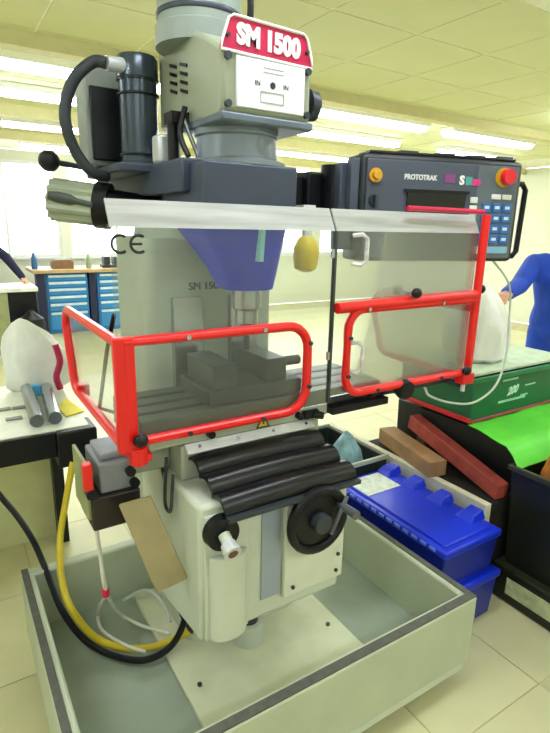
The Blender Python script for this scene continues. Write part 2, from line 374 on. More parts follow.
thw = obj('table_handwheel', MB().lathe(th, [(.01, -.02), (.03, -.018), (.036, 0), (.03, .018), (.01, .02)], 24, 'y'), BLACK, mill, label='black table knob below the right guard door')
obj('knob_shaft', MB().cyl(th, (1.2, 1.3, 1.07), .012), DARK, thw)
obj('lock_knob', MB().ell(at(372, 393, y=1.23), .018, .018, .014), BLACK, mill)
# vise on the table
vise = obj('machine_vise', MB().box(.60, .92, 1.29, 1.50, 1.12, 1.165).box(.62, .70, 1.30, 1.49, 1.165, 1.235).box(.80, .87, 1.30, 1.49, 1.165, 1.235).cyl((.87, 1.395, 1.195), (.98, 1.395, 1.195), .016), DARK, mill, bevel=.004)
# rubber way cover in folds
P0, P1 = Vector((.52, 1.252, 1.0)), Vector((.535, 1.055, .915)); W0, W1 = .415, .43
nf = 3; prof = []
for i in range(nf*10+1):
    s = i/(nf*10); ph = (s*nf) % 1.0
    up_ = .024*abs(math.sin(math.pi*s*nf))**.75
    prof.append((P0.lerp(P1, s)+Vector((0, -.35*up_, up_*.9)), W0+(W1-W0)*s))
b_ = MB(); vs = []; fs = []; NW = 14
for p, wd in prof:
    for k in range(NW+1):
        u = k/NW; sag = .006*math.sin(u*math.pi)
        vs.append(p+X*(wd*u)+Z*sag)
for p, wd in prof:
    for k in range(NW+1):
        u = k/NW; vs.append(p+X*(wd*u)+Vector((0, .006, -.012)))
R_ = len(prof); q = NW+1; h = R_*q
for i in range(R_-1):
    for k in range(NW):
        a = i*q+k; fs.append((a, a+1, a+q+1, a+q)); fs.append((h+a, h+a+q, h+a+q+1, h+a+1))
    fs.append((i*q, (i+1)*q, h+(i+1)*q, h+i*q)); fs.append((i*q+NW, h+i*q+NW, h+(i+1)*q+NW, (i+1)*q+NW))
for k in range(NW): fs.append((k, h+k, h+k+1, k+1)); a = (R_-1)*q+k; fs.append((a, a+1, h+a+1, h+a))
wc = obj('way_cover', b_.add(vs, fs), RUBBER, mill, label='black folded rubber way cover')
obj('clamp_strip', MB().obox((.725, 1.246, 1.026), X, Vector((0, .8, .6)), Vector((0, -.6, .8)), .213, .016, .003), mat('white_metal_strip', 'eef0ee', .3, .2), wc)
for sx in (.55, .67, .79, .91): obj('screw', MB().cyl((sx, 1.244, 1.028), (sx, 1.2418, 1.0315), .005, n=8), STEEL, wc)
obj('bottom_strip', MB().obox((.752, 1.05, .906), X, Y, Z, .216, .01, .006), DARK, wc)
# ram and turret
ram = obj('ram', MB().box(.565, .90, 1.36, 2.22, 1.705, 1.79), SLATE, mill, bevel=.006)
obj('ram_dovetail', MB().box(.62, .86, 1.36, 2.2, 1.62, 1.706), BLACK, ram)
obj('turret', MB().cyl((.75, 1.72, 1.575), (.75, 1.72, 1.625), .20, .19, 40), PALE, mill)
# head
head = obj('quill_housing', MB().prism([(.587, 1.27, 1.62), (.869, 1.27, 1.62), (.869, 1.27, 1.778), (.587, 1.27, 1.778)], (0, .30, 0)), SLATE, mill, bevel=.006)
lo = MB()
r1 = [(x, y, 1.62) for x, y in rrect(.60, .862, 1.275, 1.55, .05)]; r2 = [(x, y, 1.50) for x, y in rrect(.675, .855, 1.30, 1.50, .06)]; r3 = [(x, y, 1.44) for x, y in rrect(.70, .85, 1.315, 1.48, .06)]
n = len(r1); lo.add(r1+r2+r3, [(i*n+k, i*n+(k+1) % n, (i+1)*n+(k+1) % n, (i+1)*n+k) for i in range(2) for k in range(n)]+[tuple(range(n-1, -1, -1)), tuple(range(2*n, 3*n))])
obj('quill_guide', lo, SLATE2, mill, label='blue lower quill housing behind the clear guard')
sc0 = at(264, 219, y=1.262); sc1 = at(263, 262, y=1.262)
obj('depth_scale', MB().hexa([(sc1.x-.0065, 1.27, sc1.z), (sc1.x+.0065, 1.27, sc1.z), (sc1.x+.0065, 1.31, sc1.z), (sc1.x-.0065, 1.31, sc1.z), (sc1.x-.0065, 1.255, 1.66), (sc1.x+.0065, 1.255, 1.66), (sc1.x+.0065, 1.275, 1.66), (sc1.x-.0065, 1.275, 1.66)]), mat('pale_aqua_scale', 'b8fff4', .4, var=.04), mill, label='pale aqua depth scale strip')
sp = obj('spindle', MB().lathe((.78, 1.395, 1.30), [(.02, 0), (.022, .03), (.034, .035), (.036, .075), (.045, .08), (.045, .15)], 24), STEEL, mill)
obj('milling_cutter', MB().cyl((.78, 1.395, 1.25), (.78, 1.395, 1.302), .009, n=12), DARK, sp)
# neck
obj('neck', MB().lathe((.752, 1.41, 1.778), [(.14, 0), (.14, .012), (.118, .02), (.112, .075), (.118, .08), (.118, .12)], 40), mat('neck_grey', '7e8890', .38, .2, var=.05), mill)
# gearbox
gb = MB().prism([(.637, 1.27, 1.895), (.637, 1.27, 2.035), (.637, 1.40, 2.10), (.637, 1.70, 2.20), (.637, 1.70, 1.90), (.637, 1.52, 1.875), (.637, 1.31, 1.875)], (.268, 0, 0))
gear = obj('gearbox', gb, HEADG, mill, bevel=.012)
for i in range(4):
    for j in range(2):
        yy = 1.50+j*.075; zz = 2.045-i*.022+j*.012
        obj('louvre', MB().obox((.636, yy, zz), X, Vector((0, .96, .28)), Z, .003, .024, .0045), BLACK, gear)
obj('side_label', MB().obox((.636, 1.50, 2.115), X, Y, Z, .0015, .02, .012), WHITE, gear)
obj('base_flange', MB().box(.632, .91, 1.262, 1.50, 1.872, 1.895), mat('flange_bluegrey', '67737f', .35, .3), gear, bevel=.006)
for bx, bz in ((.652, 2.018), (.889, 2.018), (.652, 1.912), (.889, 1.912)): obj('bolt', MB().cyl((bx, 1.272, bz), (bx, 1.26, bz), .009, n=10), DARK, gear)
plate = obj('data_plate', MB().box(.674, .878, 1.262, 1.271, 1.908, 2.022), PLATEW, mill, bevel=.002, label='white speed chart plate with small dark print')
letters('print', text_mb('IN', .016, (.733, 1.2612, 1.968), X, Z, .0006), INK, plate)
obj('print', MB().cyl((.778, 1.262, 1.968), (.778, 1.2605, 1.968), .008, n=16), INK, plate)
letters('print', text_mb('IN', .016, (.818, 1.2612, 1.968), X, Z, .0006), INK, plate)
fr = MB().box(.742, .812, 1.2606, 1.262, 1.950, 1.9515).box(.742, .812, 1.2606, 1.262, 1.9255, 1.927).box(.742, .7432, 1.2606, 1.262, 1.927, 1.95).box(.8108, .812, 1.2606, 1.262, 1.927, 1.95)
obj('print', fr, mat('grey_print', '9aa0a6', .6), plate)
for tz_ in (1.995, 2.005): obj('print', MB().box(.75, .81, 1.2611, 1.262, tz_, tz_+.0015), mat('grey_print', '9aa0a6', .6), plate)
sign = obj('name_sign', MB().prism([(.634, 1.268, 2.030), (.903, 1.268, 2.026), (.900, 1.268, 2.045), (.884, 1.268, 2.094), (.872, 1.268, 2.103), (.668, 1.268, 2.108), (.655, 1.268, 2.10), (.637, 1.268, 2.05)], (0, .012, 0)), SIGNRED, mill, bevel=.003, label='crimson name sign with white letters SM 1500')
bd = [(.634, 1.266, 2.030), (.903, 1.266, 2.026), (.900, 1.266, 2.045), (.884, 1.266, 2.094), (.872, 1.266, 2.103), (.668, 1.266, 2.108), (.655, 1.266, 2.10), (.637, 1.266, 2.05)]
obj('sign_border', MB().tube(bd, .0035, 6, closed=True), WHITE, sign)
letters('sign_letter', text_mb('SM 1500', .060, (.769, 1.266, 2.066), Vector((1, 0, -.03)), Z, .0015, bold=.0034, squeeze=.88), WHITE, sign)
for bx in (.652, .884): obj('bolt', MB().cyl((bx, 1.268, 2.062), (bx, 1.26, 2.062), .005, n=8), DARK, sign)
dial = obj('speed_knob', MB().cyl((.905, 1.34, 1.955), (.94, 1.34, 1.955), .016).cyl((.935, 1.34, 1.955), (.965, 1.34, 1.955), .044, .04, 24), DARK, mill)
obj('knob_cap', MB().cyl((.965, 1.34, 1.955), (.972, 1.34, 1.955), .014), STEEL, dial)
mo = obj('spindle_motor', MB().lathe((.708, 1.55, 2.10), [(.125, 0), (.125, .05), (.118, .055), (.118, .36), (.10, .38)], 40), mat('motor_grey_green', '8f9a92', .4, var=.06), mill)
obj('band', MB().lathe((.708, 1.55, 2.175), [(.120, 0), (.121, .002), (.121, .012), (.120, .014)], 40), DARK, mo)
obj('conduit', MB().tube(spline([(.73, 1.44, 2.26), (.755, 1.40, 2.245), (.77, 1.37, 2.20), (.77, 1.37, 2.13)]), .009, 8), BLACK, mo)
# quill feed levers between motor and gearbox
lev = obj('clutch_lever', MB().cyl((.60, 1.50, 1.79), (.60, 1.50, 1.90), .016).box(.585, .64, 1.47, 1.53, 1.89, 1.92).tube(spline([(.61, 1.42, 1.80), (.60, 1.45, 1.86), (.62, 1.46, 1.93)]), .008, 8), BLACK, mill)
obj('lever_rod', MB().cyl((.64, 1.42, 1.80), (.615, 1.46, 1.90), .006, n=10), STEEL, lev)
obj('lever_bracket', MB().box(.57, .64, 1.535, 1.60, 1.79, 1.87), SILVER, lev, bevel=.01)
# axis motor standing on a shelf at the ram side
shelf = obj('motor_shelf', MB().box(.475, .66, 1.60, 2.0, 1.768, 1.792), SLATE, mill, bevel=.004)
MC = Vector((.576, 1.715, 1.792))
am = obj('axis_motor', MB().lathe(MC, [(.060, 0), (.060, .012), (.0575, .014), (.0575, .24), (.062, .242), (.062, .30), (.056, .31), (.02, .314)], 36), mat('motor_gunmetal', '46505a', .24, .55, var=.08), mill, label='upright dark cylindrical axis motor')
for hz in (.03, .20, .243): obj('band', MB().lathe(MC+Z*hz, [(.0615, 0), (.063, .001), (.063, .006), (.0615, .007)], 36), BLACK, am)
obj('connector', MB().cyl(MC+Vector((-.05, -.02, .275)), MC+Vector((-.10, -.03, .272)), .022, .02, 16), SILVER, am)
jb = obj('junction_box', MB().box(.445, .555, 1.83, 1.95, 1.80, 2.09), mat('box_grey', '8b938c', .45), mill, bevel=.006)
obj('cover', MB().box(.458, .552, 1.815, 1.831, 1.815, 2.03), BLACK, jb, bevel=.004)
obj('post', MB().cyl((.50, 1.88, 1.79), (.50, 1.88, 1.805), .02), DARK, jb)
hp = [MC+Vector((-.10, -.03, .272)), at(93, 62, y=1.70), at(75, 78, y=1.71), at(66, 102, y=1.72), at(66, 125, y=1.72), at(76, 152, y=1.73), at(92, 172, y=1.73), Vector((.478, 1.75, 1.76))]
obj('conduit', MB().tube(spline(hp, 8), .0165, 12), mat('grey_conduit', '2d3238', .5, var=.1), am, label='thick dark flexible cable looping left of the axis motor')
b0, b1 = at(100, 167, y=1.84), at(49, 161, y=1.80)
bl = obj('ball_lever', MB().cyl(Vector((.48, 1.84, 1.785)), b1, .0085, .0085, 12), DARK, mill)
obj('lever_ball', MB().ell(b1, .031, .031, .031, 20, 14), BLACK, bl)
# ribbed motor sticking out from the ram side
ra, rb = Vector((.62, 1.70, 1.655)), Vector((.33, 1.86, 1.69)); dd = (rb-ra).normalized(); q1 = ra.lerp(rb, .58)
oa = dd.cross(Z).normalized(); ob = dd.cross(oa)
star = []
for k in range(48):
    rr = .066 if k % 4 < 2 else .057
    star.append(q1+oa*(rr*math.cos(2*math.pi*k/48))+ob*(rr*math.sin(2*math.pi*k/48)))
rm = obj('ribbed_motor', MB().prism(star, rb-q1), mat('ribbed_pale_green', 'a9b29a', .45), mill, label='pale ribbed motor sticking out left of the ram')
obj('end_flange', MB().cyl(ra.lerp(rb, .45), q1, .072, .072, 32).cyl(ra, ra.lerp(rb, .45), .05, .055, 24), BLACK, rm)
k0, k1 = at(92, 205, y=1.66), at(48, 195, y=1.70)
rl = obj('clamp_handle', MB().tube([k0, k0.lerp(k1, .35), k0.lerp(k1, .5), k0.lerp(k1, .8), k1], .01, 14, rs=[.009, .009, .016, .017, .012]), mat('dark_green_grey', '3e463f', .4), rm)
# table feed drive under the left table end
tb = at(110, 480, y=1.33)
drv = obj('feed_drive', MB().box(.29, .385, 1.30, 1.46, .925, 1.01).box(.30, .42, 1.32, 1.44, 1.01, 1.03), mat('drive_grey', '8f959a', .45), mill, bevel=.006)
obj('motor_can', MB().box(.262, .392, 1.285, 1.43, .83, .926), mat('dark_brown_black', '231a18', .4), drv, bevel=.006)
obj('cover_plate', MB().box(.255, .263, 1.30, 1.45, .86, 1.02), mat('olive_cover', '9aa06f', .5), drv)
obj('clamp_lug', MB().box(.245, .268, 1.272, 1.30, .955, 1.03), RED, drv, bevel=.004)
obj('clamp_lug', MB().cyl((.262, 1.27, .945), (.262, 1.30, .945), .014), BLACK, drv)
obj('cable_gland', MB().cyl((.375, 1.285, .95), (.375, 1.27, .95), .013).cyl((.365, 1.285, .985), (.365, 1.27, .985), .013), BLACK, drv)
obj('drive_arm', MB().box(.36, .50, 1.34, 1.42, .94, 1.036), PALE, drv, bevel=.006)
# tan splash sheet leaning under the table
c4 = [at(119, 506, y=1.21), at(150, 497, y=1.21), at(187, 579, y=1.17), at(157, 593, y=1.17)]
obj('splash_sheet', MB().prism(c4, (.004, .007, .001)), mat('tan_sheet', 'a3966e', .5, var=.1), mill, label='tan metal splash sheet hanging below the table')
obj('sheet_bracket', MB().tube([at(160, 452, y=1.35), at(168, 500, y=1.36), at(196, 570, y=1.42)], .006, 8), DARK, mill)
# arm carrying the console, and a yellow lamp
obj('console_arm', MB().hexa([(.86, 1.66, 1.64), (1.18, 1.66, 1.70), (1.18, 1.76, 1.70), (.86, 1.80, 1.64), (.86, 1.66, 1.79), (1.18, 1.66, 1.80), (1.18, 1.76, 1.80), (.86, 1.80, 1.79)]).box(1.16, 1.36, 1.63, 1.77, 1.69, 1.815), BLACK, mill, bevel=.008)
yl = at(306, 255, y=1.56)
yb = obj('lubricator_bottle', MB().lathe(yl-Z*.06, [(.015, 0), (.04, .012), (.046, .05), (.046, .085), (.032, .115), (.02, .125)], 24), mat('yellow_plastic', 'ffd800', .35, var=.05), mill, label='yellow plastic bottle beside the quill')
obj('bottle_neck', MB().cyl(yl+Z*.05, yl+Z*.12, .016, .02).box(yl.x-.03, yl.x+.02, yl.y-.02, yl.y+.10, yl.z+.10, yl.z+.17), WHITE, yb)

# cables and hoses lying in the tray
def hose(name, pts, r, m, label, cat='cable', group='cables and hoses in the tray'):
    return obj(name, MB().tube(spline(pts, 8), r, 10), m, label=label, cat=cat, group=group)
TZ = .155
hose('black_cable', [(-.34, 2.30, .79), (-.22, 2.20, .77), at(-20, 482, y=2.12), at(8, 505, y=2.06), at(30, 535, y=1.97), at(44, 565, y=1.90), at(62, 610, y=1.72), at(85, 640, z=.19), at(112, 655, z=TZ+.01), at(145, 660, z=TZ+.02), at(172, 645, z=.19), at(186, 615, y=1.46), at(188, 585, y=1.48)], .0115, BLACK, 'thick black cable drooping over the tray rim from the left')
hose('yellow_hose', [at(73, 462, y=2.0), at(66, 500, y=1.96), at(60, 540, y=1.9), at(62, 580, y=1.78), at(72, 610, y=1.68), at(95, 637, z=.19), at(125, 648, z=.172), at(160, 645, z=.172), at(196, 628, z=.20)], .0125, mat('yellow_hose', 'd8c02a', .4), 'yellow hose hanging from the bench end into the tray', 'hose')
WC = mat('white_cable', 'e4e2d6', .45)
hose('white_cable', [at(96, 528, y=1.40), at(101, 560, y=1.40), at(106, 590, y=1.42), at(118, 612, z=.21), at(140, 625, z=.185), at(170, 634, z=.19)], .0062, WC, 'white cable dropping from the feed drive, with red tag')
hose('white_cable', [at(106, 596, y=1.45), at(98, 612, z=.19), at(102, 630, z=.175), at(125, 645, z=.185), at(146, 652, z=.178)], .006, WC, 'white cable loop lying lowest in the tray')
hose('white_cable', [at(124, 600, z=.16), at(145, 590, z=.23), at(162, 602, z=.24), at(171, 622, z=.20)], .0065, mat('grey_white_cable', 'c5cdc2', .45), 'grey white cable arching highest of the loops')
tg = at(105.5, 592, y=1.42)
obj('cable_tag', MB().lathe(tg-Z*.016, [(.008, 0), (.012, .004), (.012, .026), (.008, .032)], 12), mat('tag_red', 'd11a4c', .4), label='small red tag wrapped round the white cable', cat='tag')
for k, (a_, b_, c_, dr) in enumerate((((183, 583), (190, 615), (205, 628), .011), ((193, 582), (198, 605), (206, 622), .012), ((178, 590), (181, 612), (192, 632), .009))):
    hose('black_cable', [at(*a_, y=1.47), at(*b_, y=1.46), at(*c_, z=.19)], dr, mat('cable_charcoal', '262b2b', .5), ['leftmost', 'thickest', 'thin front'][k]+' of the short dark cables bunched at the pedestal')

# ================================================================= SAFETY GUARD
gy = 1.20; gl, gm, gr_ = .33, .968, 1.60; gt = 1.612
guard = thing('safety_guard', (.96, 1.25, 1.06), 'clear plastic safety guard with bright red tube frame round the table', 'guard')
pn = obj('front_panel', MB().box(gl, gm-.004, gy+.012, gy+.017, 1.095, gt), GUARD, guard, label='clear left front panel with a CE mark')
dp = obj('door_panel', MB().box(gm+.004, gr_, gy+.012, gy+.017, 1.115, gt), GUARD, guard, label='clear right door panel')
def lip(x0, x1, parent): return obj('bent_lip', MB().hexa([(x0, gy+.012, gt), (x1, gy+.012, gt), (x1, gy+.017, gt), (x0, gy+.017, gt), (x0, gy+.045, gt+.062), (x1, gy+.045, gt+.062), (x1, gy+.05, gt+.059), (x0, gy+.05, gt+.059)]), LIP, parent, label='bent top edge with the ceiling reflection painted whitish')
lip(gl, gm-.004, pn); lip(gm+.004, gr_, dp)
ce = at(126, 244, y=gy+.0115)
def cmark(c, r, bar):
    m_ = MB(); pts = arc(c, r, math.radians(55), math.radians(305), X, Z, 14); m_.tube(pts, .0034, 6)
    if bar: m_.tube([Vector(c)-X*r, Vector(c)+X*r*.35], .003, 6)
    return m_
obj('ce_letter', cmark(ce-X*.013, .0195, 0), INK, pn); obj('ce_letter', cmark(ce+X*.030, .0195, 1), INK, pn)
TR = .0135
def loop_path(x0, x1, z0, z1, r, round_left, round_right):
    c = []
    def corner(cx_, cz_, a): return arc((cx_, gy, cz_), r, a, a+math.pi/2, X, Z)
    c += corner(x0+r, z0+r, math.pi) if round_left else [Vector((x0, gy, z0))]
    c += corner(x1-r, z0+r, -math.pi/2) if round_right else [Vector((x1, gy, z0))]
    c += corner(x1-r, z1-r, 0) if round_right else [Vector((x1, gy, z1))]
    c += corner(x0+r, z1-r, math.pi/2) if round_left else [Vector((x0, gy, z1))]
    return c
obj('frame_loop', MB().tube(loop_path(gl+.012, .874, 1.098, 1.352, .07, False, True), TR, 10, closed=True), RED, guard, label='red tube loop with rounded right corners')
obj('corner_post', MB().box(gl-.014, gl+.036, gy-.012, gy+.012, 1.075, 1.365), RED, guard, bevel=.005)
obj('frame_loop', MB().tube(loop_path(1.022, gr_-.002, 1.118, 1.384, .06, True, False), TR, 10, closed=True), RED, guard, label='red tube loop with rounded left corners')
obj('frame_rail', MB().tube([(.975, gy, 1.392), (1.60, gy, 1.402)], .0165, 12), RED, guard)
obj('frame_post', MB().tube([(1.605, gy, 1.112), (1.61, gy, 1.675)], .015, 12), RED, guard)
obj('top_rail', MB().tube([(1.25, gy+.02, 1.684), (1.612, gy+.015, 1.684)], .008, 8), mat('pinkish_red_rail', 'd21d4e', .3), guard)
# side loops going back
def side_loop(x, nm, lbl, ybk=1.80):
    p = [Vector((x, gy, 1.352)), Vector((x, ybk-.06, 1.352))]+arc((x, ybk-.06, 1.292), .06, math.pi/2, 0, Y, Z)+[Vector((x, ybk-.05, 1.16))]+arc((x, ybk-.11, 1.158), .06, 0, -math.pi/2, Y, Z)+[Vector((x, gy, 1.095))]
    return obj(nm, MB().tube(p, TR, 10), RED, guard, label=lbl)
side_loop(gl, 'side_loop', 'red tube loop of the left side guard'); side_loop(1.60, 'side_loop', 'red tube loop of the right side guard', 1.72)
obj('side_panel', MB().box(gl+.002, gl+.006, gy+.02, 1.74, 1.10, 1.35), SIDEC, guard); obj('side_panel', MB().box(1.594, 1.598, gy+.02, 1.66, 1.10, 1.38), SIDEC, guard)
obj('support_rod', MB().tube([at(114, 315, y=1.34), at(107, 350, y=1.40), (.36, 1.55, 1.08), (.42, 1.50, 1.06)], .006, 8), BLACK, guard)
obj('mount_block', MB().cyl((.365, gy+.0, 1.04), (.365, gy, 1.085), .022, .022, 16).box(.35, .40, gy+.0, 1.30, 1.04, 1.06), RED, guard)
obj('mount_block', MB().box(1.565, 1.625, gy-.02, gy+.02, 1.075, 1.115), RED, guard, bevel=.004)
obj('mount_pin', MB().cyl((1.59, gy, 1.045), (1.59, gy, 1.078), .008, n=12), SILVER, guard)
mb_ = at(80, 388, y=1.72); obj('mount_block', MB().box(.32, .36, 1.66, 1.71, 1.085, 1.125), RED, guard, bevel=.004)
obj('mount_arm', MB().box(1.24, 1.62, 1.27, 1.29, 1.06, 1.075), DARK, guard); obj('mount_arm', MB().box(1.57, 1.60, gy+.01, 1.29, 1.06, 1.08), DARK, guard)
for kx, kz, ky in ((.365, 1.11, gy-.025), (1.275, 1.425, gy-.025), (1.625, 1.42, gy), (1.575, 1.13, gy-.02)):
    kn = obj('clamp_knob', MB().ell((kx, ky, kz), .019, .016, .017, 14, 8), BLACK, guard); obj('knob_stem', MB().cyl((kx, ky, kz), (kx, gy+.014, kz-.005), .006, n=8), STEEL, kn)
for bx, bz in ((.50, 1.352), (.72, 1.352), (.50, 1.098), (.72, 1.098), (.874, 1.30), (.874, 1.17), (1.09, 1.384), (1.42, 1.384), (1.022, 1.30), (1.022, 1.18), (1.15, 1.118), (1.45, 1.118)):
    obj('bolt', MB().cyl((bx, gy-TR+.002, bz), (bx, gy-TR-.005, bz), .0065, n=8), STEEL if bz > 1.35 else DARK, guard)
HND = clear_plastic('milky_handle', 'ffffff', .8, 'f4f4f0', .1, .2)
for hx, hz0, hz1 in ((1.047, 1.52, 1.60), (1.055, 1.19, 1.28)):
    obj('door_handle', MB().tube([(hx-.018, gy+.01, hz1), (hx+.0, gy-.012, hz1+.004)]+[(hx+.012, gy-.02, hz1-.008), (hx+.012, gy-.02, hz0+.008)]+[(hx, gy-.012, hz0-.004), (hx-.018, gy+.01, hz0)], .0065, 8), HND, guard, label='milky plastic pull handle')
obj('panel_seam', MB().box(gm-.004, gm+.004, gy+.008, gy+.02, 1.10, gt), mat('seam_dark', '3a3f3e', .4), guard)
for hz in (1.25, 1.55): obj('hinge', MB().cyl((.955, gy+.006, hz-.012), (.955, gy+.006, hz+.012), .006, n=10), STEEL, guard)

# ================================================================= CONTROL CONSOLE
con = thing('control_console', (1.60, 1.45, 1.50), 'dark grey control console with keypad and red emergency stop behind the guard', 'console')
cr = Vector((1.90, 1.28, 0)); cl = Vector((1.267, 1.467, 0)); ux = (cr-cl).normalized(); uy = Vector((-ux.y, ux.x, 0)); CW = (cr-cl).length
def cp(u, v, d=0): return cl+ux*(CW*u)+Z*(1.507+.365*v)-uy*d     # d: towards the viewer
def cbox(u0, u1, v0, v1, d0, d1): 
    a, b = cp(u0, v0), cp(u1, v1); c = (a+b)/2 - uy*((d0+d1)/2)
    return MB().obox(c, ux, uy, Z, CW*(u1-u0)/2, abs(d1-d0)/2, .365*(v1-v0)/2)
CONG = mat('console_charcoal', '4a5160', .5, var=.05)
body = obj('body', cbox(0, 1, 0, 1, -.14, 0), mat('console_black', '22262c', .45), con, bevel=.015)
face = obj('face_plate', cbox(.03, .97, .03, .95, 0, .006), CONG, con, bevel=.003)
obj('keypad_plate', cbox(.70, .965, .04, .94, .006, .0075), mat('console_grey_panel', '5f6a72', .5), face)
obj('screen', cbox(.27, .63, .36, .66, .006, .012), mat('screen_dark', '0c1012', .2, var=.3), con)
obj('screen_bezel', cbox(.25, .65, .66, .69, .006, .014), BLACK, con); obj('screen_bezel', cbox(.25, .65, .33, .36, .006, .014), BLACK, con)
obj('top_ridge', cbox(.06, .97, 1.0, 1.035, -.12, -.02), BLACK, con, bevel=.004)
for u in (.25, .48, .68, .86): obj('top_latch', cbox(u, u+.11, 1.03, 1.055, -.09, -.04), mat('dark_green_latch', '27352c', .5), con)
letters('letter', text_mb('PROTOTRAK', .024, cp(.345, .80, .0075), ux, Z, .0008, bold=.0009, squeeze=.92), mat('pale_letter', 'd8dcd8', .5), con)
obj('logo_block', cbox(.49, .555, .765, .845, .006, .0085), mat('violet_print', '84407e', .5), con)
letters('logo_letter', text_mb('S', .042, cp(.60, .79, .0075), ux, Z, .001, bold=.002), WHITE, con)
obj('logo_block', cbox(.625, .665, .75, .83, .006, .0085), mat('teal_print', '4f9c96', .5), con)
obj('logo_block', cbox(.668, .72, .75, .81, .006, .0085), mat('magenta_print', 'd8348c', .5), con)
es = cp(.865, .84)
est = obj('emergency_stop', MB().cyl(es-uy*.008, es-uy*.03, .014).cyl(es-uy*.028, es-uy*.048, .030, .026, 28), mat('stop_red', 'e8162a', .3, coat=.3), con, label='red mushroom emergency stop button')
obj('stop_collar', MB().cyl(es, es-uy*.012, .034, .034, 28), mat('stop_yellow', 'e0b41c', .4), est)
lb = cp(.075, .80)
yk = obj('selector_button', MB().cyl(lb, lb-uy*.016, .024, .024, 24).cyl(lb-uy*.016, lb-uy*.03, .015, .012, 20), mat('amber_button', 'd9a01c', .3, coat=.3), con, label='amber push button')
obj('key_switch', MB().cyl(cp(.075, .58), cp(.075, .58, .014), .018, .018, 20).obox(cp(.075, .56, .022), ux, uy, Z, .004, .01, .022), DARK, con)
KB = mat('blue_key', '2f6fb8', .4, var=.05); KW = mat('white_key', 'e8ece8', .4); KL = mat('light_blue_print', 'cfe6f5', .4)
for r_ in range(4):
    for c_ in range(3):
        u0 = .745+c_*.068; v0 = .50-r_*.105
        k_ = obj('key', cbox(u0, u0+.058, v0, v0+.085, .007, .013), KB, con, bevel=.002)
        obj('key_print', cbox(u0+.014, u0+.044, v0+.03, v0+.06, .013, .0137), KL, k_)
obj('key', cbox(.735, .79, .08, .16, .007, .013), KW, con, bevel=.002); obj('key', cbox(.80, .945, .085, .155, .007, .013), mat('pale_blue_key', '86b9d8', .4), con, bevel=.002)
for u in (.80, .87): obj('key', cbox(u, u+.06, .625, .675, .007, .013), KW, con, bevel=.002)
for v, mm in ((.61, KW), (.53, KW), (.45, mat('pale_grey_key', 'a9b6b2', .4)), (.26, DARK)): obj('key', cbox(.665, .71, v-.03, v+.03, .006, .012), mm, con, bevel=.002)
hd = [cp(1.0, .80, -.05), cp(1.07, .80, -.05), cp(1.095, .74, -.05), cp(1.085, .10, -.05), cp(1.06, .05, -.05), cp(1.0, .05, -.05)]
obj('side_handle', MB().tube(hd, .011, 10), BLACK, con)
obj('side_bracket', cbox(-.085, 0, .1, .92, -.12, -.05), CONG, con, bevel=.004); obj('side_bracket', cbox(-.05, 0, .3, .95, -.05, -.01), CONG, con, bevel=.004)
obj('swivel', MB().cyl((1.27, 1.62, 1.66), (1.27, 1.62, 1.84), .05), BLACK, con)
cw = [cp(.93, .02, -.06), at(509, 285, y=1.36), at(509, 320, y=1.36), at(506, 355, y=1.33), at(496, 385, y=1.30), at(475, 402, y=1.26), at(452, 403, y=1.24), at(430, 396, y=1.25), at(425, 388, y=1.28), (1.5, 1.33, 1.07)]
obj('white_lead', MB().tube(spline(cw, 8), .0045, 8), mat('pale_lead', 'c9d2c4', .4), con, label='thin white lead looping down from the console')

# ================================================================= RIGHT SIDE: BOXES
BINB = mat('black_bin_plastic', '16190f', .35, var=.2, scale=4)
bx0, bx1, by0, by1 = 1.99, 2.62, .62, 1.225
bin_ = thing('storage_bin', ((bx0+bx1)/2, (by0+by1)/2, 0), 'large black plastic bin with paper label at the right edge', 'bin')
def tub(mm, x0, x1, y0, y1, z0, z1, taper, wall=.012):
    d = taper
    o_ = [(x0+d, y0+d, z0), (x1-d, y0+d, z0), (x1-d, y1-d, z0), (x0+d, y1-d, z0), (x0, y0, z1), (x1, y0, z1), (x1, y1, z1), (x0, y1, z1)]
    i_ = [(x0+d+wall, y0+d+wall, z0+wall), (x1-d-wall, y0+d+wall, z0+wall), (x1-d-wall, y1-d-wall, z0+wall), (x0+d+wall, y1-d-wall, z0+wall), (x0+wall, y0+wall, z1), (x1-wall, y0+wall, z1), (x1-wall, y1-wall, z1), (x0+wall, y1-wall, z1)]
    return mm.add(o_+i_, [(0,3,2,1),(0,1,5,4),(1,2,6,5),(2,3,7,6),(3,0,4,7),(8,9,10,11),(8,12,13,9),(9,13,14,10),(10,14,15,11),(11,15,12,8),(4,5,13,12),(5,6,14,13),(6,7,15,14),(7,4,12,15)])
obj('body', tub(MB(), bx0+.012, bx1, by0, by1-.01, .16, .635, .02), BINB, bin_, bevel=.006)
obj('base', MB().box(bx0-.01, bx1, by0, by1, 0, .16), BINB, bin_, bevel=.012)
obj('base_ledge', MB().box(bx0-.004, bx1, by0, by1-.004, .158, .17), mat('black_bin_edge', '2c3020', .4), bin_)
obj('rim', MB().box(bx0+.0, bx0+.02, by0, by1, .62, .645).box(bx0+.02, bx1, by1-.02, by1, .62, .645), mat('black_bin_edge', '2c3020', .4), bin_, bevel=.004)
obj('paper_label', MB().box(bx0-.0125, bx0-.0098, .78, 1.145, .05, .13), mat('worn_label', 'b7bf96', .7, var=.25, scale=25), bin_, label='worn pale paper label')
og = at(545, 452, z=.66)
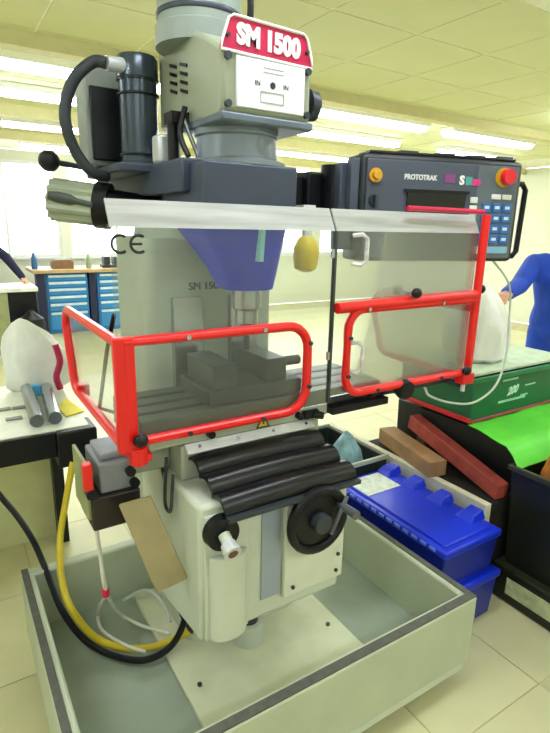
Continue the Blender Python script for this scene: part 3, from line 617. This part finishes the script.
# black crate behind the bin with green sheet and tub
kx0, kx1, ky0, ky1 = 2.12, 2.95, 1.27, 2.02
crate = obj('black_crate', tub(MB(), kx0, kx1, ky0, ky1, 0, .69, .01, .015).box(kx0+.016, kx1-.016, ky0+.016, ky1-.016, .655, .685), mat('black_crate', '171a1a', .5, var=.25), bevel=.006, label='large black crate behind the bin, under the green tub', cat='crate')
GS = []
for i in range(13):
    for j in range(9):
        u, v = i/12, j/8; y_ = 1.18+v*.34; xl = 2.0+.09*v; x_ = xl+u*(2.95-xl)
        z_ = .70+.012*noise.noise(Vector((x_*6, y_*6, 2)))+(-.05*max(0, (1.27-y_)/.07)**1.5 if y_ < 1.27 else 0)+.008
        GS.append((x_, y_, z_))
mm = MB(); nn = len(GS); fs = []
for i in range(12):
    for j in range(8):
        a = i*9+j; fs += [(a, a+9, a+10, a+1), (nn+a, nn+a+1, nn+a+10, nn+a+9)]
for i in range(12): a = i*9; fs += [(a, nn+a, nn+a+9, a+9), (a+8, a+17, nn+a+17, nn+a+8)]
for j in range(8): fs += [(j, j+1, nn+j+1, nn+j), (108+j, nn+108+j, nn+109+j, 109+j)]
mm.add(GS+[(x_, y_, z_-.004) for x_, y_, z_ in GS], fs)
obj('green_sheet', mm, mat('bright_green_sheet', '5fd83a', .5, var=.12, scale=6), label='bright green plastic sheet spread in front of the green tub', cat='sheet')
gx0, gx1, gy0, gy1 = 2.11, 2.92, 1.53, 2.0
tubt = thing('green_tub', ((gx0+gx1)/2, (gy0+gy1)/2, .71), 'dark green plastic tub with white lettering and red bottom edge', 'tub')
GT = mat('dark_green_plastic', '12643f', .4, var=.08, scale=5)
obj('body', tub(MB(), gx0, gx1, gy0, gy1, .715, .925, -.004, .01), GT, tubt, bevel=.006)
obj('rim', MB().box(gx0-.012, gx1+.012, gy0-.012, gy0+.006, .91, .935).box(gx0-.012, gx0+.006, gy0+.006, gy1+.012, .91, .935), mat('green_rim', '1b7a4d', .4), tubt, bevel=.004)
obj('red_edge', MB().box(gx0-.022, gx0-.004, gy0-.01, gy1, .712, .735), mat('edge_red', 'd4202c', .4), tubt, bevel=.004)
obj('red_edge', MB().box(gx0-.004, gx1, gy0-.014, gy0-.004, .712, .722), mat('edge_pinkish', 'b24a5a', .4), tubt)
lg = at(513, 390, y=gy0-.001)
letters('logo_letter', text_mb('200', .062, lg-Y*.001, Vector((1, 0, .10)), Vector((.35, 0, 1)), .001, bold=.003, squeeze=.9), mat('pale_green_print', 'cdeedd', .5), tubt)
for (pa, pb, hh) in (((503, 381), (518, 380), .010), ((525, 385), (535, 384), .008), ((498, 402.5), (524, 401), .013), ((520, 395), (527, 394.6), .008)):
    a, b = at(*pa, y=gy0-.001), at(*pb, y=gy0-.001); b.z = a.z
    obj('print', MB().box(a.x, b.x, gy0-.003, gy0+.001, a.z-hh/2, a.z+hh/2), mat('pale_green_print2', 'a8d8c0', .5), tubt)
# lid items on tub and white bag
def bag(name, c, rx, ry, h, m, label, cat, seed, lean=(0, 0), knot=True):
    vs = []; n = 56; fs = []
    prof = [(.80, 0), (.97, .06), (1.0, .2), (.98, .35), (.92, .5), (.80, .64), (.66, .76), (.50, .85), (.36, .92), (.22, .97), (.10, 1.0)]
    for i, (r_, t_) in enumerate(prof):
        for k in range(n):
            a = 2*math.pi*k/n; p = Vector((math.cos(a)*r_, math.sin(a)*r_, t_))
            d = 1+.20*noise.noise(p*2.2+Vector((seed, 0, 0)))+.09*noise.noise(p*6+Vector((0, seed, 0)))+(.05+.12*t_*t_)*noise.noise(Vector((math.cos(a)*5, math.sin(a)*5, t_*1.5+seed)))
            vs.append(Vector(c)+Vector((p.x*rx*d+lean[0]*t_*t_, p.y*ry*d+lean[1]*t_*t_, p.z*h*(1+.05*noise.noise(p*3)) if i else 0)))
    m_ = len(prof)
    for i in range(m_-1): fs += [(i*n+k, i*n+(k+1) % n, (i+1)*n+(k+1) % n, (i+1)*n+k) for k in range(n)]
    fs += [tuple(range(n-1, -1, -1)), tuple(range((m_-1)*n, m_*n))]
    return obj(name, MB().add(vs, fs), m, label=label, cat=cat)
bag('orange_rag', (2.19, 1.07, .175), .105, .105, .58, mat('orange_cloth', 'cf7a35', .8, var=.35, scale=18, bump=.6), 'orange brown rags heaped in the black bin', 'rag', 14, lean=(-.04, .03))
BAGW = mat('white_bag_plastic', 'eeefe8', .35, var=.06, scale=10, bump=.5)
obj('board', MB().box(gx0+.02, gx1+.03, gy0+.02, gy1+.03, .936, .948), mat('pale_board', 'cfe0c4', .6), label='pale board lying across the green tub under the bag', cat='board')
wb = at(493, 386, y=1.72)
bag('plastic_bag', (2.42, 1.78, .949), .17, .16, .40, BAGW, 'white plastic bag standing on the green tub', 'bag', 3, lean=(.03, .02))
# blue crates
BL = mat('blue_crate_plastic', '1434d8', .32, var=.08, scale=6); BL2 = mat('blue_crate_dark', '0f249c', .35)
def blue_crate(z0, z1, dx, dy, label):
    r0 = thing('blue_crate', (1.70, 1.45, z0), label, 'crate', 'blue plastic crates stacked beside the tray')
    x0, x1, y0, y1 = 1.515+dx, 1.865+dx, 1.12+dy, 1.80+dy
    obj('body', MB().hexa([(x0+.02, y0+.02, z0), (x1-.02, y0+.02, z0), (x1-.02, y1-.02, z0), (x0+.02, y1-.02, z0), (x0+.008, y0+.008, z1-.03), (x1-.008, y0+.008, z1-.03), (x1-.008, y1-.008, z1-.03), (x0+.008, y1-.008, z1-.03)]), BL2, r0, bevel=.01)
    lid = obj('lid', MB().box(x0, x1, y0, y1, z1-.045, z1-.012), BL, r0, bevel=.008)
    obj('lid_panel', MB().box(x0+.03, x1-.03, y0+.03, y1-.03, z1-.013, z1-.003), BL, lid, bevel=.006)
    for k in range(12):
        yy = y0+.05+k*(y1-y0-.1)/12; obj('rim_notch', MB().box(x0-.004, x0+.004, yy, yy+.03, z1-.03, z1-.018), mat('blue_light', '6f8bf0', .35), lid)
    return r0, (x0, x1, y0, y1)
blue_crate(0, .235, .02, .0, 'lower blue plastic crate resting on the floor beside the tray')
b2, (x0, x1, y0, y1) = blue_crate(.233, .43, 0, .01, 'upper blue plastic crate with paper label and raised lid lugs')
for k in range(4):
    yy = y0+.08+k*.165
    obj('lid_lug', MB().hexa([(x1-.10, yy, .425), (x1-.005, yy, .425), (x1-.005, yy+.09, .425), (x1-.10, yy+.09, .425), (x1-.07, yy+.015, .452), (x1-.01, yy+.015, .462), (x1-.01, yy+.075, .462), (x1-.07, yy+.075, .452)]), BL, b2, bevel=.004)
obj('paper_label', MB().box(x0+.035, x1-.11, y1-.20, y1-.04, .4275, .4295), mat('crate_label', 'dfe6d8', .6, var=.18, scale=30), b2, label='white paper label on the crate lid')
# open grey tote with film bag, pale plank, carton with wood
tx = thing('grey_tote', (1.68, 2.06, 0), 'dark open tote with pale rim behind the blue crates', 'tote')
obj('body', tub(MB(), 1.50, 1.885, 1.84, 2.34, 0, .46, .01, .012), mat('tote_dark', '2b332f', .5), tx, bevel=.004)
obj('rim', MB().box(1.49, 1.505, 1.83, 2.35, .45, .475).box(1.505, 1.89, 2.335, 2.35, .45, .475).box(1.505, 1.89, 1.83, 1.845, .45, .475), mat('rim_pale', 'b9c0ae', .5), tx, bevel=.003)
bag('film_bag', (1.735, 2.0, .02), .13, .14, .54, mat('blue_film', '8fb9c9', .25, var=.4, scale=14, bump=.8), 'crumpled pale blue plastic film bag in the tote', 'bag', 9)
p0, p1 = Vector((1.935, 2.36, .5)), Vector((1.915, 1.26, .5))
obj('plank', MB().box(1.90, 1.935, 1.24, 2.36, 0, .462), mat('pale_plank', 'e6e2cc', .6, var=.08), bevel=.003, label='long pale plank on edge between blue crates and wood', cat='plank')
obj('carton', MB().box(1.94, 2.105, 1.24, 2.05, 0, .46), mat('carton_dark', '1e1b18', .8), bevel=.004, label='narrow dark carton under the wood blocks', cat='carton')
def beam(name, pa, pb, wd, h, zb, m, label):
    a, b = Vector(pa), Vector(pb); d = (b-a); L_ = d.length; d.normalize(); s_ = d.cross(Z).normalized()
    return obj(name, MB().obox((a+b)/2+Z*(h/2), s_, d, d.cross(s_)*-1, wd/2, L_/2, h/2), m, bevel=.004, label=label, cat='wood')
beam('wood_block', (2.03, 2.0, .463), (1.925, 1.54, .463), .10, .08, .5, mat('tan_wood', 'a77f58', .7, var=.2, scale=9), 'tan wooden block lying beside the red timber bar')
obj('wood_chock', MB().box(2.05, 2.10, 1.74, 1.80, .46, .555), mat('dark_wood', '5d4633', .7), bevel=.004, label='small dark wooden chock under the far end of the timber bar', cat='wood')
beam('timber_bar', (2.082, 1.86, .582), (2.00, 1.24, .463), .065, .075, .5, mat('red_brown_wood', 'a8453c', .65, var=.25, scale=12), 'long red brown timber bar leaning toward the green tub')

# ================================================================= LEFT: WORKBENCH
wbx0, wbx1, wby0, wby1 = -1.5, .45, 2.02, 2.74
bench = thing('workbench', (-.5, 2.4, 0), 'pale topped workbench with thick black front edge on the left', 'bench')
BT = mat('bench_top_pale', 'e8ead9', .45, var=.05)
obj('bench_top', MB().box(wbx0, wbx1-.02, wby0+.015, wby1, .80, .85), BT, bench, bevel=.004)
obj('front_edge', MB().box(wbx0, .30, wby0-.005, wby0+.03, .745, .845), BLACK, bench, bevel=.004)
obj('corner_block', MB().box(.30, wbx1, wby0-.02, wby0+.12, .70, .846), BLACK, bench, bevel=.008)
obj('back_panel', MB().box(wbx0, .42, wby1-.02, wby1+.02, 0, .80), mat('cream_panel', 'd9d9a6', .6, var=.04), bench)
for lx in (-1.45, -.4): obj('leg', MB().box(lx, lx+.05, wby0+.05, wby0+.1, 0, .80), BLACK, bench)
obj('leg', MB().box(.36, .41, wby1-.12, wby1-.05, 0, .80), BLACK, bench)
for k, (pa, pb) in enumerate((((27, 389), (37, 421)), ((46, 388), (55, 418)))):
    a, b = at(*pa, z=.878), at(*pb, z=.878)
    rb_ = obj('steel_bar', MB().cyl(a, b, .027, .027, 24), mat('steel_bar', 'a4abb3', .22, .85, var=.12), label=['left', 'right'][k]+' of two round steel bars lying on the bench', cat='bar', group='round steel bars on the bench')
    rb_.location.z += .851-(.878-.027)
    obj('end_face', MB().cyl(b, b+(b-a).normalized()*.003, .0235, .0235, 24), mat('sawn_steel', '666e76', .5, .6), rb_)
for k, (px, py) in enumerate(((3, 410), (20, 408), (14, 419))):
    p = at(px, py, z=.852)
    obj('swarf_strip', MB().obox((p.x, p.y, .8545), X, Y, Z, .03, .014, .003), mat('swarf_grey', '8d948a', .5, .4), label=['leftmost', 'rear right', 'nearest'][k]+' small flat metal offcut on the bench', cat='offcut')
yp = [at(58, 408, z=.852), at(66, 417, z=.852), at(84, 412, z=.852), at(66, 399, z=.852)]
obj('yellow_paper', MB().prism([(p.x, p.y, .851) for p in yp], (0, 0, .006)), mat('yellow_paper', 'e6d51a', .6, var=.1), label='yellow paper packet at the bench corner', cat='packet')
bag('plastic_bag', (.35, 2.645, .851), .145, .07, .33, BAGW, 'white plastic bag slumped on the left workbench', 'bag', 5, lean=(-.07, 0))
bbx = at(25, 378, z=.86)
obj('blue_box', MB().box(bbx.x-.03, bbx.x+.03, 2.50, 2.545, .851, .90), mat('light_blue_label', '5fb4e4', .5), bevel=.004, label='small light blue box behind the steel bars', cat='box')
cr_ = at(58, 360, y=2.50)
obj('crimson_ribbon', MB().tube(spline([(cr_.x, 2.50, .87), (cr_.x-.012, 2.505, .93), (cr_.x+.01, 2.51, 1.0), (cr_.x-.004, 2.515, 1.08)]), .015, 8), mat('crimson_plastic', 'b5184e', .4), label='crimson handle strip beside the white bag', cat='handle')

# ================================================================= BACKGROUND LEFT: cabinets, bench, desk
CB = mat('cabinet_blue', '2b78bd', .4, var=.05); CBD = mat('drawer_blue', '3a93d6', .4, var=.05); CBL = mat('drawer_lip_white', 'd9eef4', .35)
cy = 8.3
def cabinet(x0, x1, label):
    r0 = thing('tool_cabinet', ((x0+x1)/2, cy+.3, 0), label, 'cabinet', 'blue tool cabinets under the far bench')
    obj('carcass', MB().box(x0, x1, cy, cy+.55, 0, .90), CB, r0, bevel=.006)
    zs = [.88, .78, .68, .57, .46, .33, .05]
    for a, b in zip(zs[:-1], zs[1:]):
        dr = obj('drawer', MB().box(x0+.03, x1-.03, cy-.015, cy, b+.012, a-.005), CBD, r0, bevel=.003)
        obj('drawer_handle', MB().box(x0+.035, x1-.035, cy-.035, cy-.013, a-.045, a-.010), CBL, dr, bevel=.003)
cabinet(1.29, 1.88, 'blue drawer cabinet on the left under the far wooden bench'); cabinet(2.02, 2.62, 'blue drawer cabinet on the right, half hidden by the guard')
fb = thing('far_bench', (2.4, 8.6, 0), 'wooden topped bench running over the blue cabinets', 'bench')
obj('bench_top', MB().box(1.12, 4.0, 8.2, 8.95, .902, .95), mat('bench_wood', 'c9a878', .5, var=.12), fb, bevel=.004)
obj('leg', MB().box(1.16, 1.27, 8.26, 8.4, 0, .902), mat('navy_leg', '1a2348', .5), fb); obj('leg', MB().box(3.85, 3.95, 8.26, 8.4, 0, .902), mat('navy_leg', '1a2348', .5), fb)
obj('leg', MB().box(1.905, 1.995, 8.30, 8.5, 0, .902), mat('navy_leg', '1a2348', .5), fb)
obj('wooden_box', MB().box(1.42, 1.72, 8.4, 8.6, .951, 1.06).box(1.44, 1.70, 8.42, 8.58, 1.06, 1.075), mat('brown_box', '8a6a48', .6), bevel=.004, label='low brown wooden box on the far bench', cat='box')
bt = obj('blue_bottle', MB().lathe((1.18, 8.45, .951), [(.04, 0), (.042, .02), (.042, .15), (.02, .19), (.02, .24)], 16), mat('blue_bottle', '3a6fa8', .3), label='small blue bottle at the left end of the far bench', cat='bottle')
obj('white_bottle', MB().lathe((1.95, 8.45, .951), [(.04, 0), (.042, .02), (.042, .13), (.018, .17), (.018, .21)], 16), mat('olive_bottle', '9fae8a', .3), label='pale olive bottle in the middle of the far bench', cat='bottle')
bv = obj('bench_vise', MB().box(2.15, 2.45, 8.4, 8.6, .951, 1.0).box(2.18, 2.27, 8.42, 8.58, 1.0, 1.12).box(2.33, 2.42, 8.42, 8.58, 1.0, 1.12).cyl((2.42, 8.5, 1.04), (2.56, 8.5, 1.04), .018), DARK, bevel=.006, label='dark bench vise on the far bench above the right cabinet', cat='vise')
# desk and dark chair at far left
desk = thing('desk', (.5, 7.4, 0), 'white topped desk with dark panels at the far left', 'desk')
obj('desk_top', MB().box(-.6, 1.0, 7.05, 7.7, .79, .84), mat('desk_white', 'eef0ea', .4), desk, bevel=.004)
obj('front_panel', MB().box(.66, .98, 7.1, 7.13, .02, .79), BLACK, desk); obj('side_panel', MB().box(.95, .98, 7.13, 7.65, 0, .79), BLACK, desk)
obj('side_panel', MB().box(-.58, -.55, 7.13, 7.65, 0, .79), BLACK, desk); obj('front_panel', MB().box(-.55, .655, 7.1, 7.13, .02, .79), mat('olive_panel', 'a8ad7c', .6), desk)
obj('bin_bag', MB().lathe((.86, 6.8, 0), [(.12, 0), (.15, .05), (.16, .4), (.14, .5), (.06, .56), (.03, .6)], 20), BLACK, label='black sack standing in front of the white desk', cat='sack')

# ================================================================= PEOPLE
def remesh_obj(name, mb, m, parent, voxel, smooth=4):
    off = OFF[parent.name]
    me = bpy.data.meshes.new('tmp'); me.from_pydata([Vector(v)-off for v in mb.v], [], mb.f); me.update()
    bm = bmesh.new(); bm.from_mesh(me); bmesh.ops.recalc_face_normals(bm, faces=bm.faces); bm.to_mesh(me); bm.free()
    o = bpy.data.objects.new('tmp', me); COL.objects.link(o)
    r_ = o.modifiers.new('r', 'REMESH'); r_.mode = 'VOXEL'; r_.voxel_size = voxel
    s_ = o.modifiers.new('s', 'SMOOTH'); s_.factor = .5; s_.iterations = smooth
    dg = bpy.context.evaluated_depsgraph_get(); nm = bpy.data.meshes.new_from_object(o.evaluated_get(dg)); nm.name = name
    bpy.data.objects.remove(o); nm.materials.clear(); nm.materials.append(m); nm.shade_smooth()
    ob_ = bpy.data.objects.new(name, nm); COL.objects.link(ob_); ob_.parent = parent; OFF[ob_.name] = off; return ob_
def limb(mb, pts, rs, n=14):
    for (a, ra_), (b, rb_) in zip(zip(pts, rs), list(zip(pts, rs))[1:]):
        mb.cyl(a, b, ra_, rb_, n)
    for p, r_ in zip(pts, rs): mb.ell(p, r_, r_, r_, n, 8)
SKIN = mat('skin', 'd8a383', .5, var=.06)
def person(base, facing, label, cloth, hair, arms, lean=0.0):
    """base: floor point; facing: unit vector; arms: two lists shoulder->elbow->wrist (world)"""
    root = thing('person', base, label, 'person'); B = Vector(base); fd = Vector(facing).normalized(); sd = fd.cross(Z).normalized()   # sd: right
    P = lambda r_, f_, z_: B+sd*r_+fd*f_+Z*z_
    ch = P(0, .02+lean, 1.25); hip = P(0, 0, .95); nk = P(0, .03+lean*1.15, 1.47); hdp = P(0, .07+lean*1.35, 1.60)
    clothes = MB(); body = MB()
    limb(body, [hip, ch, P(0, .01+lean*1.1, 1.38)], [.12, .12, .08])
    limb(clothes, [hip, P(0, lean*.45, 1.08), ch, P(0, .01+lean*1.1, 1.38)], [.165, .15, .165, .13])
    for s_ in (-1, 1):
        limb(clothes, [P(s_*.06, .0, 1.0), P(s_*.05, lean*.5, 1.12), P(s_*.085, .01+lean, 1.28), P(s_*.15, lean*1.1, 1.40)], [.13, .12, .125, .085])
        limb(clothes, [P(s_*.09, 0, .92), P(s_*.11, .02, .52), P(s_*.12, -.01, .12)], [.10, .078, .066])
        limb(body, [hip, P(s_*.09, 0, .92), P(s_*.11, .02, .52), P(s_*.12, -.01, .08)], [.10, .08, .06, .045])
        sh = obj('shoe', MB().hexa([P(s_*.12-.045, -.08, 0), P(s_*.12+.045, -.08, 0), P(s_*.12+.05, .19, 0), P(s_*.12-.05, .19, 0), P(s_*.12-.04, -.07, .10), P(s_*.12+.04, -.07, .10), P(s_*.12+.04, .16, .05), P(s_*.12-.04, .16, .05)]), BLACK, root, bevel=.015)
    for (s_, e_, w_) in arms:
        s_, e_, w_ = Vector(s_), Vector(e_), Vector(w_); limb(clothes, [s_, e_, w_], [.075, .062, .045]); limb(body, [ch, s_, e_, w_], [.09, .055, .045, .032])
        d = (w_-e_).normalized(); sx = d.cross(Z).normalized(); nz = sx.cross(d)
        limb(body, [w_-d*.05, w_+d*.02], [.032, .03]); pc = w_+d*.055
        body.obox(pc, sx, d, nz, .040, .045, .014)
        for k, l_ in enumerate((.062, .074, .07, .055)):
            f0 = pc+d*.038+sx*(-.030+.020*k); f1 = f0+d*l_*.55-Z*.008; f2 = f1+d*l_*.4-Z*.022; limb(body, [f0, f1, f2], [.0105, .0095, .008], 8)
        th_ = pc-d*.02+sx*.038; limb(body, [th_, th_+sx*.025+d*.03, th_+sx*.03+d*.058-Z*.01], [.013, .011, .009], 8)
    limb(body, [P(0, .01+lean*1.1, 1.40), nk, hdp], [.065, .058, .06])
    body.ell(hdp+Z*.035, .078, .095, .118, 20, 14)
    body.ell(hdp+fd*.03-Z*.035, .058, .06, .07, 16, 10)
    limb(body, [hdp+fd*.092+Z*.045, hdp+fd*.115+Z*.01], [.010, .016], 8)
    for s_ in (-1, 1): body.ell(hdp+sd*(s_*.08)+Z*.02, .014, .022, .034, 10, 6)
    remesh_obj('body', body, SKIN, root, .008, 3); remesh_obj('coverall', clothes, cloth, root, .014, 6)
    hm = MB().ell(hdp+Z*.055-fd*.018, .088, .098, .108, 20, 14); obj('hair', hm, hair, root)
    for s_ in (-1, 1): obj('eye', MB().ell(hdp+fd*.088+sd*(s_*.033)+Z*.04, .012, .010, .008, 10, 6), INK, root)
    obj('mouth', MB().obox(hdp+fd*.094-Z*.045, sd, fd, Z, .024, .006, .005), mat('lip', 'a8584f', .5), root)
    return root
CLB = mat('blue_coverall', '1c48c0', .75, var=.12, scale=8, bump=.3); CLN = mat('navy_jacket', '1d2140', .8, var=.12, scale=8)
pb = Vector((3.76, 2.10, 0))
sh1 = at(519, 271, y=2.12); el1 = at(517, 283, y=2.0); wr1 = at(506, 296, y=1.93)
person(pb, Vector((-.75, -.66, 0)), 'person in blue coverall reaching toward the white bag at the right edge', CLB, mat('dark_hair', '2a1d16', .7),
       [((3.60, 2.24, 1.40), (3.30, 2.14, 1.27), tuple(at(507, 294, y=2.02))), ((3.90, 1.95, 1.40), (3.86, 1.80, 1.14), (3.66, 1.74, 1.06))], lean=.05)
person((.30, 7.95, 0), Vector((.35, -.94, 0)), 'person in dark navy jacket leaning on the far left desk', CLN, mat('dark_hair', '2a1d16', .7),
       [((.50, 7.86, 1.38), (.74, 7.72, 1.18), (.90, 7.58, .92)), ((.10, 7.86, 1.40), (.02, 7.70, 1.14), (.15, 7.50, .93))], lean=.08)
